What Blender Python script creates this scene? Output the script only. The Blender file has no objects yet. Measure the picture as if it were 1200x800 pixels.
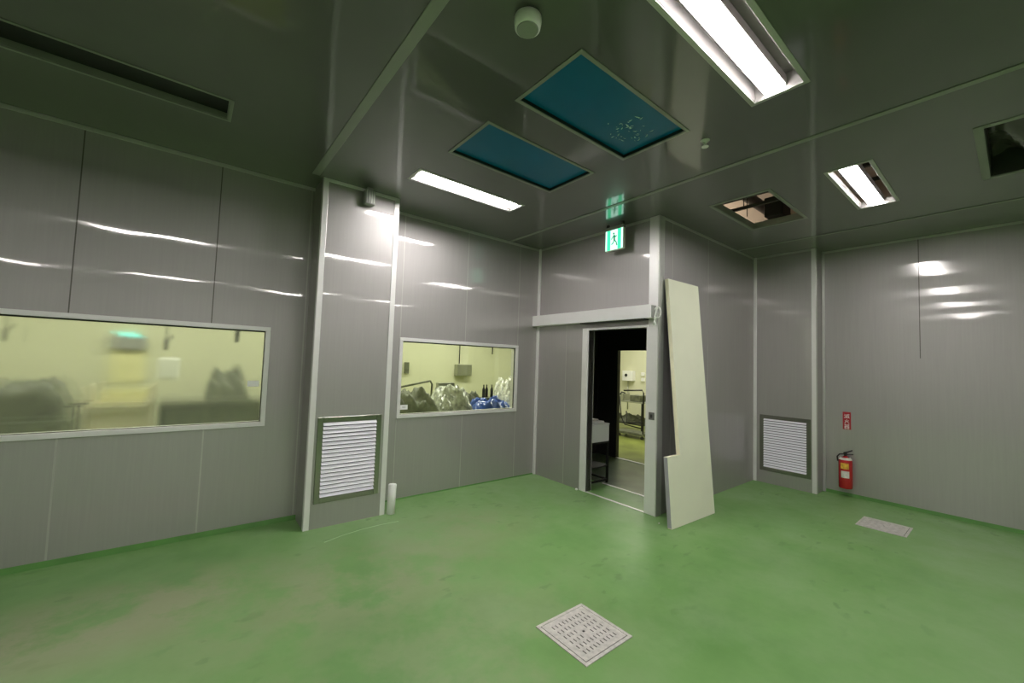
import bpy, bmesh, math, random
from mathutils import Vector, Matrix
random.seed(7)
col = bpy.context.scene.collection
H = 3.45
# ------------------------------------------------------------------ materials
def newmat(name):
    m = bpy.data.materials.new(name); m.use_nodes = True
    nt = m.node_tree; nt.nodes.clear()
    out = nt.nodes.new('ShaderNodeOutputMaterial')
    return m, nt, out
def L(nt, a, b): nt.links.new(a, b)
def noise(nt, scale, detail=3, rough=.5, vec=None, stretch=None):
    tc = nt.nodes.new('ShaderNodeTexCoord'); mp = nt.nodes.new('ShaderNodeMapping')
    L(nt, tc.outputs['Object'], mp.inputs['Vector'])
    if stretch: mp.inputs['Scale'].default_value = stretch
    n = nt.nodes.new('ShaderNodeTexNoise'); n.inputs['Scale'].default_value = scale
    n.inputs['Detail'].default_value = detail; n.inputs['Roughness'].default_value = rough
    L(nt, mp.outputs['Vector'], n.inputs['Vector'])
    return n
def ramp(nt, src, stops):
    r = nt.nodes.new('ShaderNodeValToRGB'); e = r.color_ramp.elements
    while len(e) < len(stops): e.new(.5)
    for k, (p, c) in enumerate(stops):
        e[k].position = p; e[k].color = (*c, 1) if len(c) == 3 else c
    L(nt, src, r.inputs['Fac']); return r
def plain(name, c, rough=.5, metal=0, spec=.5, coat=0, var=.06, vscale=6, bump=0, bscale=40):
    m, nt, out = newmat(name)
    p = nt.nodes.new('ShaderNodeBsdfPrincipled')
    p.inputs['Roughness'].default_value = rough; p.inputs['Metallic'].default_value = metal
    p.inputs['Specular IOR Level'].default_value = spec; p.inputs['Coat Weight'].default_value = coat
    n = noise(nt, vscale)
    r = ramp(nt, n.outputs['Fac'], [(.3, [x*(1-var) for x in c]), (.7, [min(1, x*(1+var)) for x in c])])
    L(nt, r.outputs['Color'], p.inputs['Base Color'])
    if bump:
        b = nt.nodes.new('ShaderNodeBump'); b.inputs['Strength'].default_value = bump; b.inputs['Distance'].default_value = .01
        n2 = noise(nt, bscale); L(nt, n2.outputs['Fac'], b.inputs['Height']); L(nt, b.outputs['Normal'], p.inputs['Normal'])
    L(nt, p.outputs[0], out.inputs[0]); return m
def emit(name, c, s):
    m, nt, out = newmat(name)
    e = nt.nodes.new('ShaderNodeEmission'); e.inputs[0].default_value = (*c, 1); e.inputs[1].default_value = s
    L(nt, e.outputs[0], out.inputs[0]); return m
def steel(name, c, sharp=.3, r_sharp=.10, r_broad=.5, aniso=.9, cb=None, wav=.05, dif=0, cd=None):
    """satin stainless sheet: a clear reflection smeared along the horizontal, over a wide soft one, slight oil-canning"""
    m, nt, out = newmat(name)
    cb = cb or c
    geo = nt.nodes.new('ShaderNodeNewGeometry'); tan = nt.nodes.new('ShaderNodeVectorMath'); tan.operation = 'CROSS_PRODUCT'
    L(nt, geo.outputs['Normal'], tan.inputs[0]); tan.inputs[1].default_value = (0, 0, 1)
    g1 = nt.nodes.new('ShaderNodeBsdfAnisotropic'); g1.inputs['Roughness'].default_value = r_broad
    g2 = nt.nodes.new('ShaderNodeBsdfAnisotropic'); g2.inputs['Roughness'].default_value = r_sharp
    g2.inputs['Anisotropy'].default_value = -aniso; L(nt, tan.outputs[0], g2.inputs['Tangent'])
    n = noise(nt, 1.1, 2, .5)
    n2 = noise(nt, 60, 3, .6, stretch=(1, 1, .03))
    r = ramp(nt, n2.outputs['Fac'], [(.3, [x*.97 for x in cb]), (.7, [x*1.03 for x in cb])])
    L(nt, r.outputs['Color'], g1.inputs['Color']); g2.inputs['Color'].default_value = (*c, 1)
    b = nt.nodes.new('ShaderNodeBump'); b.inputs['Strength'].default_value = wav; b.inputs['Distance'].default_value = .1
    L(nt, n.outputs['Fac'], b.inputs['Height'])
    for g in (g1, g2): L(nt, b.outputs['Normal'], g.inputs['Normal'])
    base = g1
    if dif:
        df = nt.nodes.new('ShaderNodeBsdfDiffuse'); df.inputs[0].default_value = (*(cd or cb), 1)
        md = nt.nodes.new('ShaderNodeMixShader'); md.inputs[0].default_value = dif
        L(nt, g1.outputs[0], md.inputs[1]); L(nt, df.outputs[0], md.inputs[2]); base = md
    mx = nt.nodes.new('ShaderNodeMixShader'); mx.inputs[0].default_value = sharp
    L(nt, base.outputs[0], mx.inputs[1]); L(nt, g2.outputs[0], mx.inputs[2])
    L(nt, mx.outputs[0], out.inputs[0]); return m

M = {}
M['wall'] = steel('stainless_wall_sheet', (.56, .55, .54), sharp=.18, r_sharp=.062, r_broad=.58, aniso=.78, cb=(.55, .525, .52), dif=.22, cd=(.40, .38, .375))
M['alu'] = plain('anodised_aluminium', (.60, .60, .575), .40, .6, var=.03)
M['alu_bright'] = plain('pale_aluminium', (.86, .84, .84), .42, .4, var=.02)
M['polished'] = steel('polished_stainless', (.50, .50, .46), sharp=.45, r_sharp=.10, r_broad=.3, aniso=.4, wav=.02, cb=(.28, .27, .25))
M['seal_light'] = plain('pale_joint_sealant', (.50, .49, .47), .45, .5)
M['seal_dark'] = plain('dark_joint_sealant', (.12, .11, .10), .5, .3)
M['gasket'] = plain('black_rubber_gasket', (.015, .015, .014), .6)
def ceiling_mat():
    m, nt, out = newmat('glossy_grey_ceiling_sheet')
    p = nt.nodes.new('ShaderNodeBsdfPrincipled')
    n = noise(nt, 1.3, 3)
    r = ramp(nt, n.outputs['Fac'], [(.3, (.125, .125, .118)), (.7, (.145, .145, .136))])
    L(nt, r.outputs['Color'], p.inputs['Base Color'])
    p.inputs['Metallic'].default_value = .30; p.inputs['Roughness'].default_value = .28
    p.inputs['Coat Weight'].default_value = 1; p.inputs['Coat Roughness'].default_value = .05; p.inputs['Coat IOR'].default_value = 1.5
    b = nt.nodes.new('ShaderNodeBump'); b.inputs['Strength'].default_value = .04; b.inputs['Distance'].default_value = .1
    n2 = noise(nt, .9, 2); L(nt, n2.outputs['Fac'], b.inputs['Height']); L(nt, b.outputs['Normal'], p.inputs['Coat Normal'])
    L(nt, p.outputs[0], out.inputs[0]); return m
M['ceiling'] = ceiling_mat()
M['ceil_trim'] = plain('ceiling_joint_aluminium', (.33, .34, .31), .4, .3, var=.03)
def floor_mat():
    m, nt, out = newmat('green_epoxy_floor')
    p = nt.nodes.new('ShaderNodeBsdfPrincipled')
    n = noise(nt, .55, 6, .6)
    base = ramp(nt, n.outputs['Fac'], [(.36, (.112, .262, .062)), (.50, (.158, .320, .092)), (.64, (.200, .352, .130))])
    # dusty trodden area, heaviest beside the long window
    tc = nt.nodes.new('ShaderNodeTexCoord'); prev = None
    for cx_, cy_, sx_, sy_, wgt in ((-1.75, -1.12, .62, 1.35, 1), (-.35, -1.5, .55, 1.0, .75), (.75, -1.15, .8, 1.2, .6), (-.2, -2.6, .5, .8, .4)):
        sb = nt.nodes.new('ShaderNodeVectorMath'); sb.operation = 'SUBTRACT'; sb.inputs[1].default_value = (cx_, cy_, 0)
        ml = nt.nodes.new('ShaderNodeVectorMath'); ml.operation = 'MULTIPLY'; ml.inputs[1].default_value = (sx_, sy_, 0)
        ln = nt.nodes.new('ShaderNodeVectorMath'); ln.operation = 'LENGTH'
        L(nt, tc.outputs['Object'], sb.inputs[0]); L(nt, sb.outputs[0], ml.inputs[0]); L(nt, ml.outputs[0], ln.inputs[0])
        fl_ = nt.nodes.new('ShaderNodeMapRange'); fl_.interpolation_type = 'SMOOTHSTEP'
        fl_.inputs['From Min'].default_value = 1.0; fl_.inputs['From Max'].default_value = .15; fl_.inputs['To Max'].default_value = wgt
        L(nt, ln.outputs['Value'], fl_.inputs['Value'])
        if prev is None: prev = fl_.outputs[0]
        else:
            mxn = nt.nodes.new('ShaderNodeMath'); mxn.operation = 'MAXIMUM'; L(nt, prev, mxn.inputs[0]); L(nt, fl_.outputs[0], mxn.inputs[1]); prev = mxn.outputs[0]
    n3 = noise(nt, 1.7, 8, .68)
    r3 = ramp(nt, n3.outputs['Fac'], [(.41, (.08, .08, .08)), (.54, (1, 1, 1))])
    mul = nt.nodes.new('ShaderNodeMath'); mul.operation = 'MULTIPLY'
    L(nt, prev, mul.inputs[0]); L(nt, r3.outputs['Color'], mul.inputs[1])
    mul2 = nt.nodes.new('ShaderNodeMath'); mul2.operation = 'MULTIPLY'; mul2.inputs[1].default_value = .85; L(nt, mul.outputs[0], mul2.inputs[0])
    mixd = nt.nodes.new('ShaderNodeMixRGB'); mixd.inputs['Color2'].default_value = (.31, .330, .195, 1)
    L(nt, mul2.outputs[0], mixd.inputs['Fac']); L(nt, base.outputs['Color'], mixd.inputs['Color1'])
    # thin general dust
    n4 = noise(nt, .8, 7, .7); r4 = ramp(nt, n4.outputs['Fac'], [(.50, (0, 0, 0)), (.78, (.55, .55, .55))])
    mixe = nt.nodes.new('ShaderNodeMixRGB'); mixe.inputs['Color2'].default_value = (.27, .38, .20, 1)
    L(nt, r4.outputs['Color'], mixe.inputs['Fac']); L(nt, mixd.outputs[0], mixe.inputs['Color1'])
    # dark scuffs
    n5 = noise(nt, 5.2, 3, .5, stretch=(1, 1.8, 1)); r5 = ramp(nt, n5.outputs['Fac'], [(.60, (0, 0, 0)), (.66, (.6, .6, .6))])
    mixf = nt.nodes.new('ShaderNodeMixRGB'); mixf.inputs['Color2'].default_value = (.09, .20, .05, 1)
    n7 = noise(nt, 1.0, 2); r7 = ramp(nt, n7.outputs['Fac'], [(.48, (0, 0, 0)), (.62, (.85, .85, .85))])
    m7 = nt.nodes.new('ShaderNodeMath'); m7.operation = 'MULTIPLY'; L(nt, r5.outputs['Color'], m7.inputs[0]); L(nt, r7.outputs['Color'], m7.inputs[1]); L(nt, m7.outputs[0], mixf.inputs['Fac']); L(nt, mixe.outputs[0], mixf.inputs['Color1'])
    L(nt, mixf.outputs[0], p.inputs['Base Color'])
    rr = ramp(nt, n3.outputs['Fac'], [(.3, (.34,)*3), (.7, (.55,)*3)]); L(nt, rr.outputs['Color'], p.inputs['Roughness'])
    b = nt.nodes.new('ShaderNodeBump'); b.inputs['Strength'].default_value = .15; b.inputs['Distance'].default_value = .01
    n6 = noise(nt, 9, 4); L(nt, n6.outputs['Fac'], b.inputs['Height']); L(nt, b.outputs['Normal'], p.inputs['Normal'])
    L(nt, p.outputs[0], out.inputs[0]); return m
M['floor'] = floor_mat()
M['cove'] = plain('green_epoxy_skirting', (.085, .235, .045), .5, var=.15)
M['scratch'] = plain('pale_floor_scratch', (.42, .62, .34), .6)
M['blue_film'] = plain('blue_protective_film', (.0, .155, .37), .3, 0, .25, coat=.08, var=.05, vscale=3, bump=.05, bscale=6)
M['painted_glint'] = plain('painted_film_glints', (.65, .92, .98), .3, .35, 1, bump=1, bscale=30)  # pale colour stands in for lamp highlights on the film's creases
M['tube'] = emit('lit_tube', (1, .965, .93), 78)
M['reflector'] = plain('white_lamp_housing', (.22, .205, .20), .45, 0)
M['white_plastic'] = plain('white_plastic', (.90, .90, .87), .4, var=.01)
M['grey_plastic'] = plain('grey_plastic', (.34, .34, .33), .4)
M['black'] = plain('black_painted_metal', (.012, .012, .011), .5)
M['dark'] = plain('dark_metal_and_shade', (.03, .03, .025), .55)
M['louver'] = plain('white_louver_paint', (.93, .92, .99), .5, var=.01)
M['filter'] = plain('shade_dark_filter_mat', (.07, .07, .10), .8)  # darkened to stand for the shadow lines between the slats
M['cream'] = plain('cream_panel_skin', (.82, .82, .655), .45, var=.03, vscale=2)
M['foam_edge'] = plain('yellowish_panel_edge', (.88, .83, .62), .7, bump=.4, bscale=60)
M['grey_edge'] = plain('grey_panel_edge', (.34, .33, .36), .5)
M['red'] = plain('red_enamel', (.45, .012, .016), .25, coat=.5)
M['sign_red'] = plain('red_sign_film', (.42, .02, .03), .4)
M['label_white'] = plain('white_label', (.75, .72, .66), .5, var=.12, vscale=40)
M['label_yellow'] = plain('yellow_label', (.75, .42, .05), .5, var=.25, vscale=40)
M['sticker'] = plain('white_sticker', (.95, .95, .93), .5, var=.01)
M['drain'] = plain('scuffed_stainless_plate', (.66, .63, .60), .5, .4, var=.15, vscale=30, bump=.2, bscale=80)
M['pit'] = plain('dark_drain_pit', (.02, .025, .02), .7)
M['exit_white'] = emit('exit_sign_white', (.60, 1, .80), 1.6)
M['exit_green'] = emit('exit_sign_green', (.05, .80, .36), 1.5)
M['exit_man'] = emit('exit_sign_figure', (.01, .30, .14), .8)
M['room_wall'] = plain('cream_workroom_wall', (.72, .715, .53), .55, var=.03, vscale=1)
M['room_floor'] = plain('yellow_green_workroom_floor', (.23, .27, .06), .3, var=.4, vscale=2)
M['slab'] = plain('beige_roof_slab', (.46, .40, .32), .8, var=.1, vscale=2)
M['machine'] = plain('green_grey_machine', (.13, .14, .09), .5, var=.4, vscale=9)
M['steel_obj'] = plain('brushed_equipment_steel', (.42, .43, .36), .35, .8)
M['pale_obj'] = plain('pale_beige_board', (.72, .66, .50), .6)
M['yellow_obj'] = plain('yellow_curtain_film', (.84, .80, .44), .5)
M['cyan'] = emit('cyan_insect_lamp', (.15, .9, .80), 2.6)
M['blue_bag'] = plain('blue_plastic_bag', (.05, .12, .50), .25, coat=.6, bump=1, bscale=14)
M['clear_wrap'] = plain('crumpled_clear_wrap', (.42, .44, .36), .18, 0, .8, coat=.8, var=.6, vscale=12, bump=1, bscale=18)
M['white_wrap'] = plain('crumpled_white_wrap', (.72, .72, .62), .15, 0, .8, coat=.8, var=.4, vscale=25, bump=1, bscale=25)
M['plenum_film'] = plain('grey_plastic_film', (.10, .09, .085), .2, 0, .8, coat=.4, bump=1, bscale=7)
M['gauge'] = plain('dark_dial', (.02, .02, .02), .3)
def glass(name, haze):
    m, nt, out = newmat(name)
    fr = nt.nodes.new('ShaderNodeFresnel'); fr.inputs[0].default_value = 1.45
    tr = nt.nodes.new('ShaderNodeBsdfTransparent'); tr.inputs[0].default_value = (.93, .96, .90, 1)
    gl = nt.nodes.new('ShaderNodeBsdfGlossy'); gl.inputs['Roughness'].default_value = .02
    base = tr
    if haze:
        rf = nt.nodes.new('ShaderNodeBsdfRefraction'); rf.inputs['IOR'].default_value = 1.25
        rf.inputs['Roughness'].default_value = .16; rf.inputs[0].default_value = (.93, .96, .90, 1)
        n = noise(nt, 1.4, 2); r = ramp(nt, n.outputs['Fac'], [(.35, (haze*.8,)*3), (.6, (min(1, haze*1.15),)*3)])
        mx = nt.nodes.new('ShaderNodeMixShader'); L(nt, r.outputs['Color'], mx.inputs[0])
        L(nt, tr.outputs[0], mx.inputs[1]); L(nt, rf.outputs[0], mx.inputs[2])
        df = nt.nodes.new('ShaderNodeBsdfDiffuse'); df.inputs[0].default_value = (.72, .76, .66, 1)
        mv = nt.nodes.new('ShaderNodeMixShader'); mv.inputs[0].default_value = .13
        L(nt, mx.outputs[0], mv.inputs[1]); L(nt, df.outputs[0], mv.inputs[2]); base = mv
    m2 = nt.nodes.new('ShaderNodeMixShader'); L(nt, fr.outputs[0], m2.inputs[0])
    L(nt, base.outputs[0], m2.inputs[1]); L(nt, gl.outputs[0], m2.inputs[2]); L(nt, m2.outputs[0], out.inputs[0])
    return m
M['glass_hazy'] = glass('fogged_window_glass', .75)
M['glass'] = glass('clear_window_glass', 0)

# ------------------------------------------------------------------ mesh helpers
class MB:
    def __init__(s): s.bm = bmesh.new(); s.mats = []
    def mi(s, m):
        if m not in s.mats: s.mats.append(m)
        return s.mats.index(m)
    def _tag(s, fs, m):
        k = s.mi(m)
        for f in fs: f.material_index = k
    def box(s, a, b, m, mat=None, bev=0):
        x0, y0, z0 = a; x1, y1, z1 = b
        lo = Vector((min(x0, x1), min(y0, y1), min(z0, z1))); hi = Vector((max(x0, x1), max(y0, y1), max(z0, z1)))
        c = (lo+hi)/2; d = hi-lo
        r = bmesh.ops.create_cube(s.bm, size=1, matrix=Matrix.Translation(c) @ Matrix.Diagonal((*d, 1)))
        vs = r['verts']; fs = {f for v in vs for f in v.link_faces}
        if bev:
            es = list({e for v in vs for e in v.link_edges})
            q = bmesh.ops.bevel(s.bm, geom=es, offset=bev, segments=2, affect='EDGES', profile=.5)
            fs = {f for f in fs if f.is_valid} | set(q['faces'])
            vs = list({v for f in fs for v in f.verts})
        if mat is not None: bmesh.ops.transform(s.bm, matrix=mat, verts=list(vs))
        s._tag(fs, m); return s
    def cyl(s, p, q, r, m, r2=None, n=24, cap=True):
        p = Vector(p); q = Vector(q); d = q-p
        mt = Matrix.Translation((p+q)/2) @ d.to_track_quat('Z', 'Y').to_matrix().to_4x4()
        t = bmesh.ops.create_cone(s.bm, cap_ends=cap, segments=n, radius1=r, radius2=r if r2 is None else r2, depth=d.length, matrix=mt)
        fs = {f for v in t['verts'] for f in v.link_faces}
        for f in fs:
            if len(f.verts) == 4: f.smooth = True
        s._tag(fs, m); return s
    def lathe(s, prof, m, o=(0, 0, 0), n=32):
        o = Vector(o); rings = []
        for r, z in prof:
            rings.append([s.bm.verts.new(o+Vector((r*math.cos(2*math.pi*k/n), r*math.sin(2*math.pi*k/n), z))) for k in range(n)])
        fs = []
        for a, b in zip(rings, rings[1:]):
            for k in range(n):
                f = s.bm.faces.new((a[k], a[(k+1) % n], b[(k+1) % n], b[k])); f.smooth = True; fs.append(f)
        fs.append(s.bm.faces.new(rings[0][::-1])); fs.append(s.bm.faces.new(rings[-1])); s._tag(fs, m); return s
    def path(s, pts, r, m, n=8):
        pts = [Vector(p) for p in pts]; rings = []
        up = Vector((.3, .5, .81)).normalized()
        for i, p in enumerate(pts):
            t = (pts[min(i+1, len(pts)-1)]-pts[max(i-1, 0)]).normalized()
            a = t.cross(up).normalized(); b = t.cross(a)
            rings.append([s.bm.verts.new(p+r*(math.cos(2*math.pi*k/n)*a+math.sin(2*math.pi*k/n)*b)) for k in range(n)])
        fs = []
        for a, b in zip(rings, rings[1:]):
            for k in range(n):
                f = s.bm.faces.new((a[k], a[(k+1) % n], b[(k+1) % n], b[k])); f.smooth = True; fs.append(f)
        fs.append(s.bm.faces.new(rings[0][::-1])); fs.append(s.bm.faces.new(rings[-1])); s._tag(fs, m); return s
    def prism(s, poly, d, m, side=None):
        """poly: 3D outline, d: thickness vector"""
        d = Vector(d); a = [s.bm.verts.new(Vector(p)) for p in poly]; b = [s.bm.verts.new(Vector(p)+d) for p in poly]
        n = len(poly); fs = [s.bm.faces.new(a), s.bm.faces.new(b[::-1])]; s._tag(fs, m)
        for k in range(n):
            f = s.bm.faces.new((a[k], b[k], b[(k+1) % n], a[(k+1) % n]))
            s._tag([f], side if side else m)
        return s
    def mound(s, x0, x1, y0, y1, z0, h, m, seed=1, n=26, rough=.35):
        """a wrapped heap: a bumpy dome with a closed underside"""
        rnd = random.Random(seed); ph = [(rnd.uniform(0, 6), rnd.uniform(3, 14), rnd.uniform(3, 14)) for _ in range(7)]
        g = []
        for i in range(n+1):
            row = []
            for j in range(n+1):
                u = i/n; v = j/n
                e = (max(0, 1-(2*u-1)**4)*max(0, 1-(2*v-1)**4))**.6
                w = sum(math.sin(p+a*u*2.2+b*v*2.2) for p, a, b in ph)/7*1.4 + rnd.uniform(-.22, .22)
                row.append(s.bm.verts.new((x0+(x1-x0)*u, y0+(y1-y0)*v, z0+max(.0, h*e*(1-rough+rough*2*w)))))
            g.append(row)
        fs = []
        for i in range(n):
            for j in range(n):
                f = s.bm.faces.new((g[i][j], g[i+1][j], g[i+1][j+1], g[i][j+1])); f.smooth = True; fs.append(f)
        b = [s.bm.verts.new((x, y, z0-.004)) for x, y in ((x0, y0), (x1, y0), (x1, y1), (x0, y1))]
        fs.append(s.bm.faces.new(b[::-1]))
        s._tag(fs, m); return s
    def build(s, name, parent=None, loc=None):
        bmesh.ops.recalc_face_normals(s.bm, faces=s.bm.faces)
        me = bpy.data.meshes.new(name); s.bm.to_mesh(me); s.bm.free()
        for m in s.mats: me.materials.append(m)
        o = bpy.data.objects.new(name, me); col.objects.link(o)
        if parent is not None:
            o.parent = parent
            if loc is None: o.matrix_parent_inverse = Matrix.Identity(4)
        if loc is not None: o.location = loc
        return o
def tag(o, label, cat, group=None, kind=None):
    if label: o['label'] = label
    if cat: o['category'] = cat
    if group: o['group'] = group
    if kind: o['kind'] = kind
    return o
def thing(name, label, cat, loc=(0, 0, 0), group=None):
    o = bpy.data.objects.new(name, None); col.objects.link(o); o.location = loc; o.empty_display_size = .1
    return tag(o, label, cat, group)
def struct(mb, name):
    o = mb.build(name); o['kind'] = 'structure'; return o
def P(*a): return a

def slab_with_holes(mb, axis, lo, hi, a0, a1, b0, b1, holes, m):
    """a slab lo..hi along axis, spanning a0..a1, b0..b1, with rectangular holes (a,a,b,b); one watertight mesh"""
    A = sorted({a0, a1, *[h[0] for h in holes], *[h[1] for h in holes]}); B = sorted({b0, b1, *[h[2] for h in holes], *[h[3] for h in holes]})
    A = [x for x in A if a0 <= x <= a1]; B = [x for x in B if b0 <= x <= b1]
    def solid(i, j):
        if i < 0 or j < 0 or i >= len(A)-1 or j >= len(B)-1: return False
        ca = (A[i]+A[i+1])/2; cb = (B[j]+B[j+1])/2
        return not any(h[0] < ca < h[1] and h[2] < cb < h[3] for h in holes)
    V = {}
    def v(i, j, t):
        if (i, j, t) not in V:
            c = [A[i], B[j]]; w = hi if t else lo
            co = {0: (w, c[0], c[1]), 1: (c[0], w, c[1]), 2: (c[0], c[1], w)}[axis]
            V[(i, j, t)] = mb.bm.verts.new(co)
        return V[(i, j, t)]
    fs = []
    for i in range(len(A)-1):
        for j in range(len(B)-1):
            if not solid(i, j): continue
            for t in (0, 1): fs.append(mb.bm.faces.new((v(i, j, t), v(i+1, j, t), v(i+1, j+1, t), v(i, j+1, t))))
            if not solid(i-1, j): fs.append(mb.bm.faces.new((v(i, j, 0), v(i, j+1, 0), v(i, j+1, 1), v(i, j, 1))))
            if not solid(i+1, j): fs.append(mb.bm.faces.new((v(i+1, j, 0), v(i+1, j+1, 0), v(i+1, j+1, 1), v(i+1, j, 1))))
            if not solid(i, j-1): fs.append(mb.bm.faces.new((v(i, j, 0), v(i+1, j, 0), v(i+1, j, 1), v(i, j, 1))))
            if not solid(i, j+1): fs.append(mb.bm.faces.new((v(i, j+1, 0), v(i+1, j+1, 0), v(i+1, j+1, 1), v(i, j+1, 1))))
    mb._tag(fs, m); return mb

# ------------------------------------------------------------------ key dimensions (metres)
X1, X2, X3 = 2.733, 5.423, 5.728       # door wall, right pilaster face, right wall
Y1, Y2 = -2.058, -2.861                # recessed wall, pilaster corner
XW, YR = -7.2, -10.2                   # ends of the hall behind the viewer
PX0, PX1, PY = -.521, .263, -.366      # left pilaster
W1 = (-4.35, -.846, .966, 1.938); W2 = (.500, 2.345, .959, 1.928)
DY0, DY1, DZ = -1.918, -1.035, 2.139
LAMPS = [(.140, 1.372, -1.166, -.941), (.140, 1.372, -3.856, -3.582), (2.876, 4.055, -3.893, -3.620),
         (-2.60, -1.42, -3.86, -3.60), (-5.30, -4.12, -3.86, -3.60), (-5.30, -4.12, -8.40, -8.14),
         (-2.60, -1.42, -8.40, -8.14), (.140, 1.372, -8.40, -8.14), (2.876, 4.055, -8.40, -8.14)]
HEPA = [(.185, 1.335, -3.115, -2.570), (.185, 1.335, -2.205, -1.660)]
HATCH = (2.90, 3.97, -3.13, -2.595); HOLE2 = (2.86, 3.955, -5.10, -4.52); SLOT = (-4.9, -1.345, -1.195, -.905)

# ------------------------------------------------------------------ the room shell
struct(MB().box((XW-.1, YR-.1, -.12), (9.2, 4.4, 0), M['floor']), 'floor')
struct(slab_with_holes(MB(), 2, H, H+.05, XW-.1, 6.1, YR-.1, .1, [(a, b, c, d) for a, b, c, d in LAMPS+HEPA+[HATCH, HOLE2, SLOT]], M['ceiling']), 'ceiling')
w = slab_with_holes(MB(), 1, 0, .1, XW, X1+.1, 0, H, [W1, W2], M['wall'])
for x in (-4.035, -3.13, -2.227, -1.324):
    w.box((x-.004, -.0012, W1[3]), (x+.004, .001, H-.035), M['seal_dark']); w.box((x-.006, -.0015, .05), (x+.006, .001, W1[2]), M['seal_light'])
w.box((-.553, -.0015, .05), (-.541, .001, H-.035), M['seal_light'])
for x in (.505, 1.422, 2.335):
    w.box((x-.0055, -.0015, W2[3]), (x+.0055, .001, H-.035), M['seal_light']); w.box((x-.0055, -.0015, .012), (x+.0055, .001, W2[2]), M['seal_light'])
struct(w, 'wall_left')
w = slab_with_holes(MB(), 0, X1, X1+.1, Y1, 0, 0, H, [(DY0, DY1, -1, DZ)], M['wall'])
w.box((X1-.0015, -.62, .01), (X1+.001, -.61, 2.24), M['seal_light'])
struct(w, 'wall_door')
w = MB().box((X1+.1, Y1, 0), (X3+.1, Y1+.09, H), M['wall'])
for x in (3.021, 3.924): w.box((x-.005, Y1-.0015, 0), (x+.005, Y1, H-.03), M['seal_light'])
struct(w, 'wall_recess')
struct(MB().box((PX0, PY, 0), (PX1, 0, H), M['wall']), 'wall_left_pilaster')
w = MB().box((X2, Y2, 0), (X3, Y1, H), M['wall'])
struct(w, 'wall_right_pilaster')
w = MB().box((X3, YR, 0), (X3+.1, Y1, H), M['wall'])
for y in (-3.868, -4.92, -5.97, -7.02, -8.07, -9.12): w.box((X3-.0012, y-.004, 1.9), (X3+.001, y+.004, H-.03), M['seal_dark']); w.box((X3-.0012, y-.004, .05), (X3+.001, y+.004, 1.9), M['wall'])
struct(w, 'wall_right')
struct(MB().box((XW-.1, YR-.1, 0), (X3+.1, YR, H), M['wall']), 'wall_rear')
struct(MB().box((XW-.1, YR, 0), (XW, .1, H), M['wall']), 'wall_end')
# green epoxy upstands
struct(MB().prism([(XW, 0, 0), (XW, -.014, 0), (XW, -.004, .045), (XW, 0, .045)], (PX0-XW, 0, 0), M['cove']), 'baseboard_left')
struct(MB().prism([(PX1, 0, 0), (PX1, -.010, 0), (PX1, -.003, .014), (PX1, 0, .014)], (X1-PX1, 0, 0), M['cove']), 'baseboard_window')
struct(MB().prism([(X3, YR, 0), (X3-.014, YR, 0), (X3-.004, YR, .042), (X3, YR, .042)], (0, Y2-YR, 0), M['cove']), 'baseboard_right')
# aluminium trims
tn = [0]
def trim(a, b, m='alu_bright', bev=.003):
    tn[0] += 1; struct(MB().box(a, b, M[m], bev=bev), 'trim_%d' % tn[0])
trim((X1-.028, -.045, 0), (X1, -.0, H), bev=.006)                 # inner corner
trim((X1-.012, DY0-.02, DZ), (X1, Y1, H)); trim((X1-.010, Y1-.012, 0), (X1+.10, Y1, H), 'alu')
trim((X1-.012, Y1, 0), (X1+.0, DY0, DZ))                           # wide right jamb
trim((PX0-.004, PY-.006, 0), (PX0+.047, PY, H)); trim((PX1-.05, PY-.006, 0), (PX1+.004, PY, H))
trim((PX0-.006, PY-.004, 0), (PX0, PY+.045, H)); trim((PX1, PY-.004, 0), (PX1+.006, PY+.045, H))
trim((PX0+.047, PY-.006, H-.035), (PX1-.05, PY, H))
trim((X2-.014, Y1-.045, 0), (X2, Y1, H), bev=.005); trim((X2-.006, Y2-.004, 0), (X2, Y2+.05, H)); trim((X2-.006, Y2-.008, 0), (X2+.04, Y2, H), 'alu')
trim((X3-.03, Y2-.035, 0), (X3, Y2, H), 'alu', bev=.008)
trim((X2-.008, Y2+.05, H-.03), (X2, Y1-.045, H), 'alu')
trim((XW, -.010, H-.035), (PX0, 0, H), 'alu'); trim((PX1+.006, -.010, H-.035), (X1-.028, 0, H), 'alu')
trim((X1-.010, DY0-.02, H-.035), (X1, -.045, H), 'alu'); trim((X1+.1, Y1-.010, H-.03), (X2-.014, Y1, H), 'alu')
trim((X3-.010, YR, H-.03), (X3, Y2-.035, H), 'alu')
# ceiling joint strips
trim((-.635, YR, H-.006), (-.565, PY-.01, H), 'ceil_trim'); trim((2.098, YR, H-.006), (2.150, -.02, H), 'ceil_trim')
trim((4.795, YR, H-.006), (4.833, Y1-.02, H), 'ceil_trim')
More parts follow.
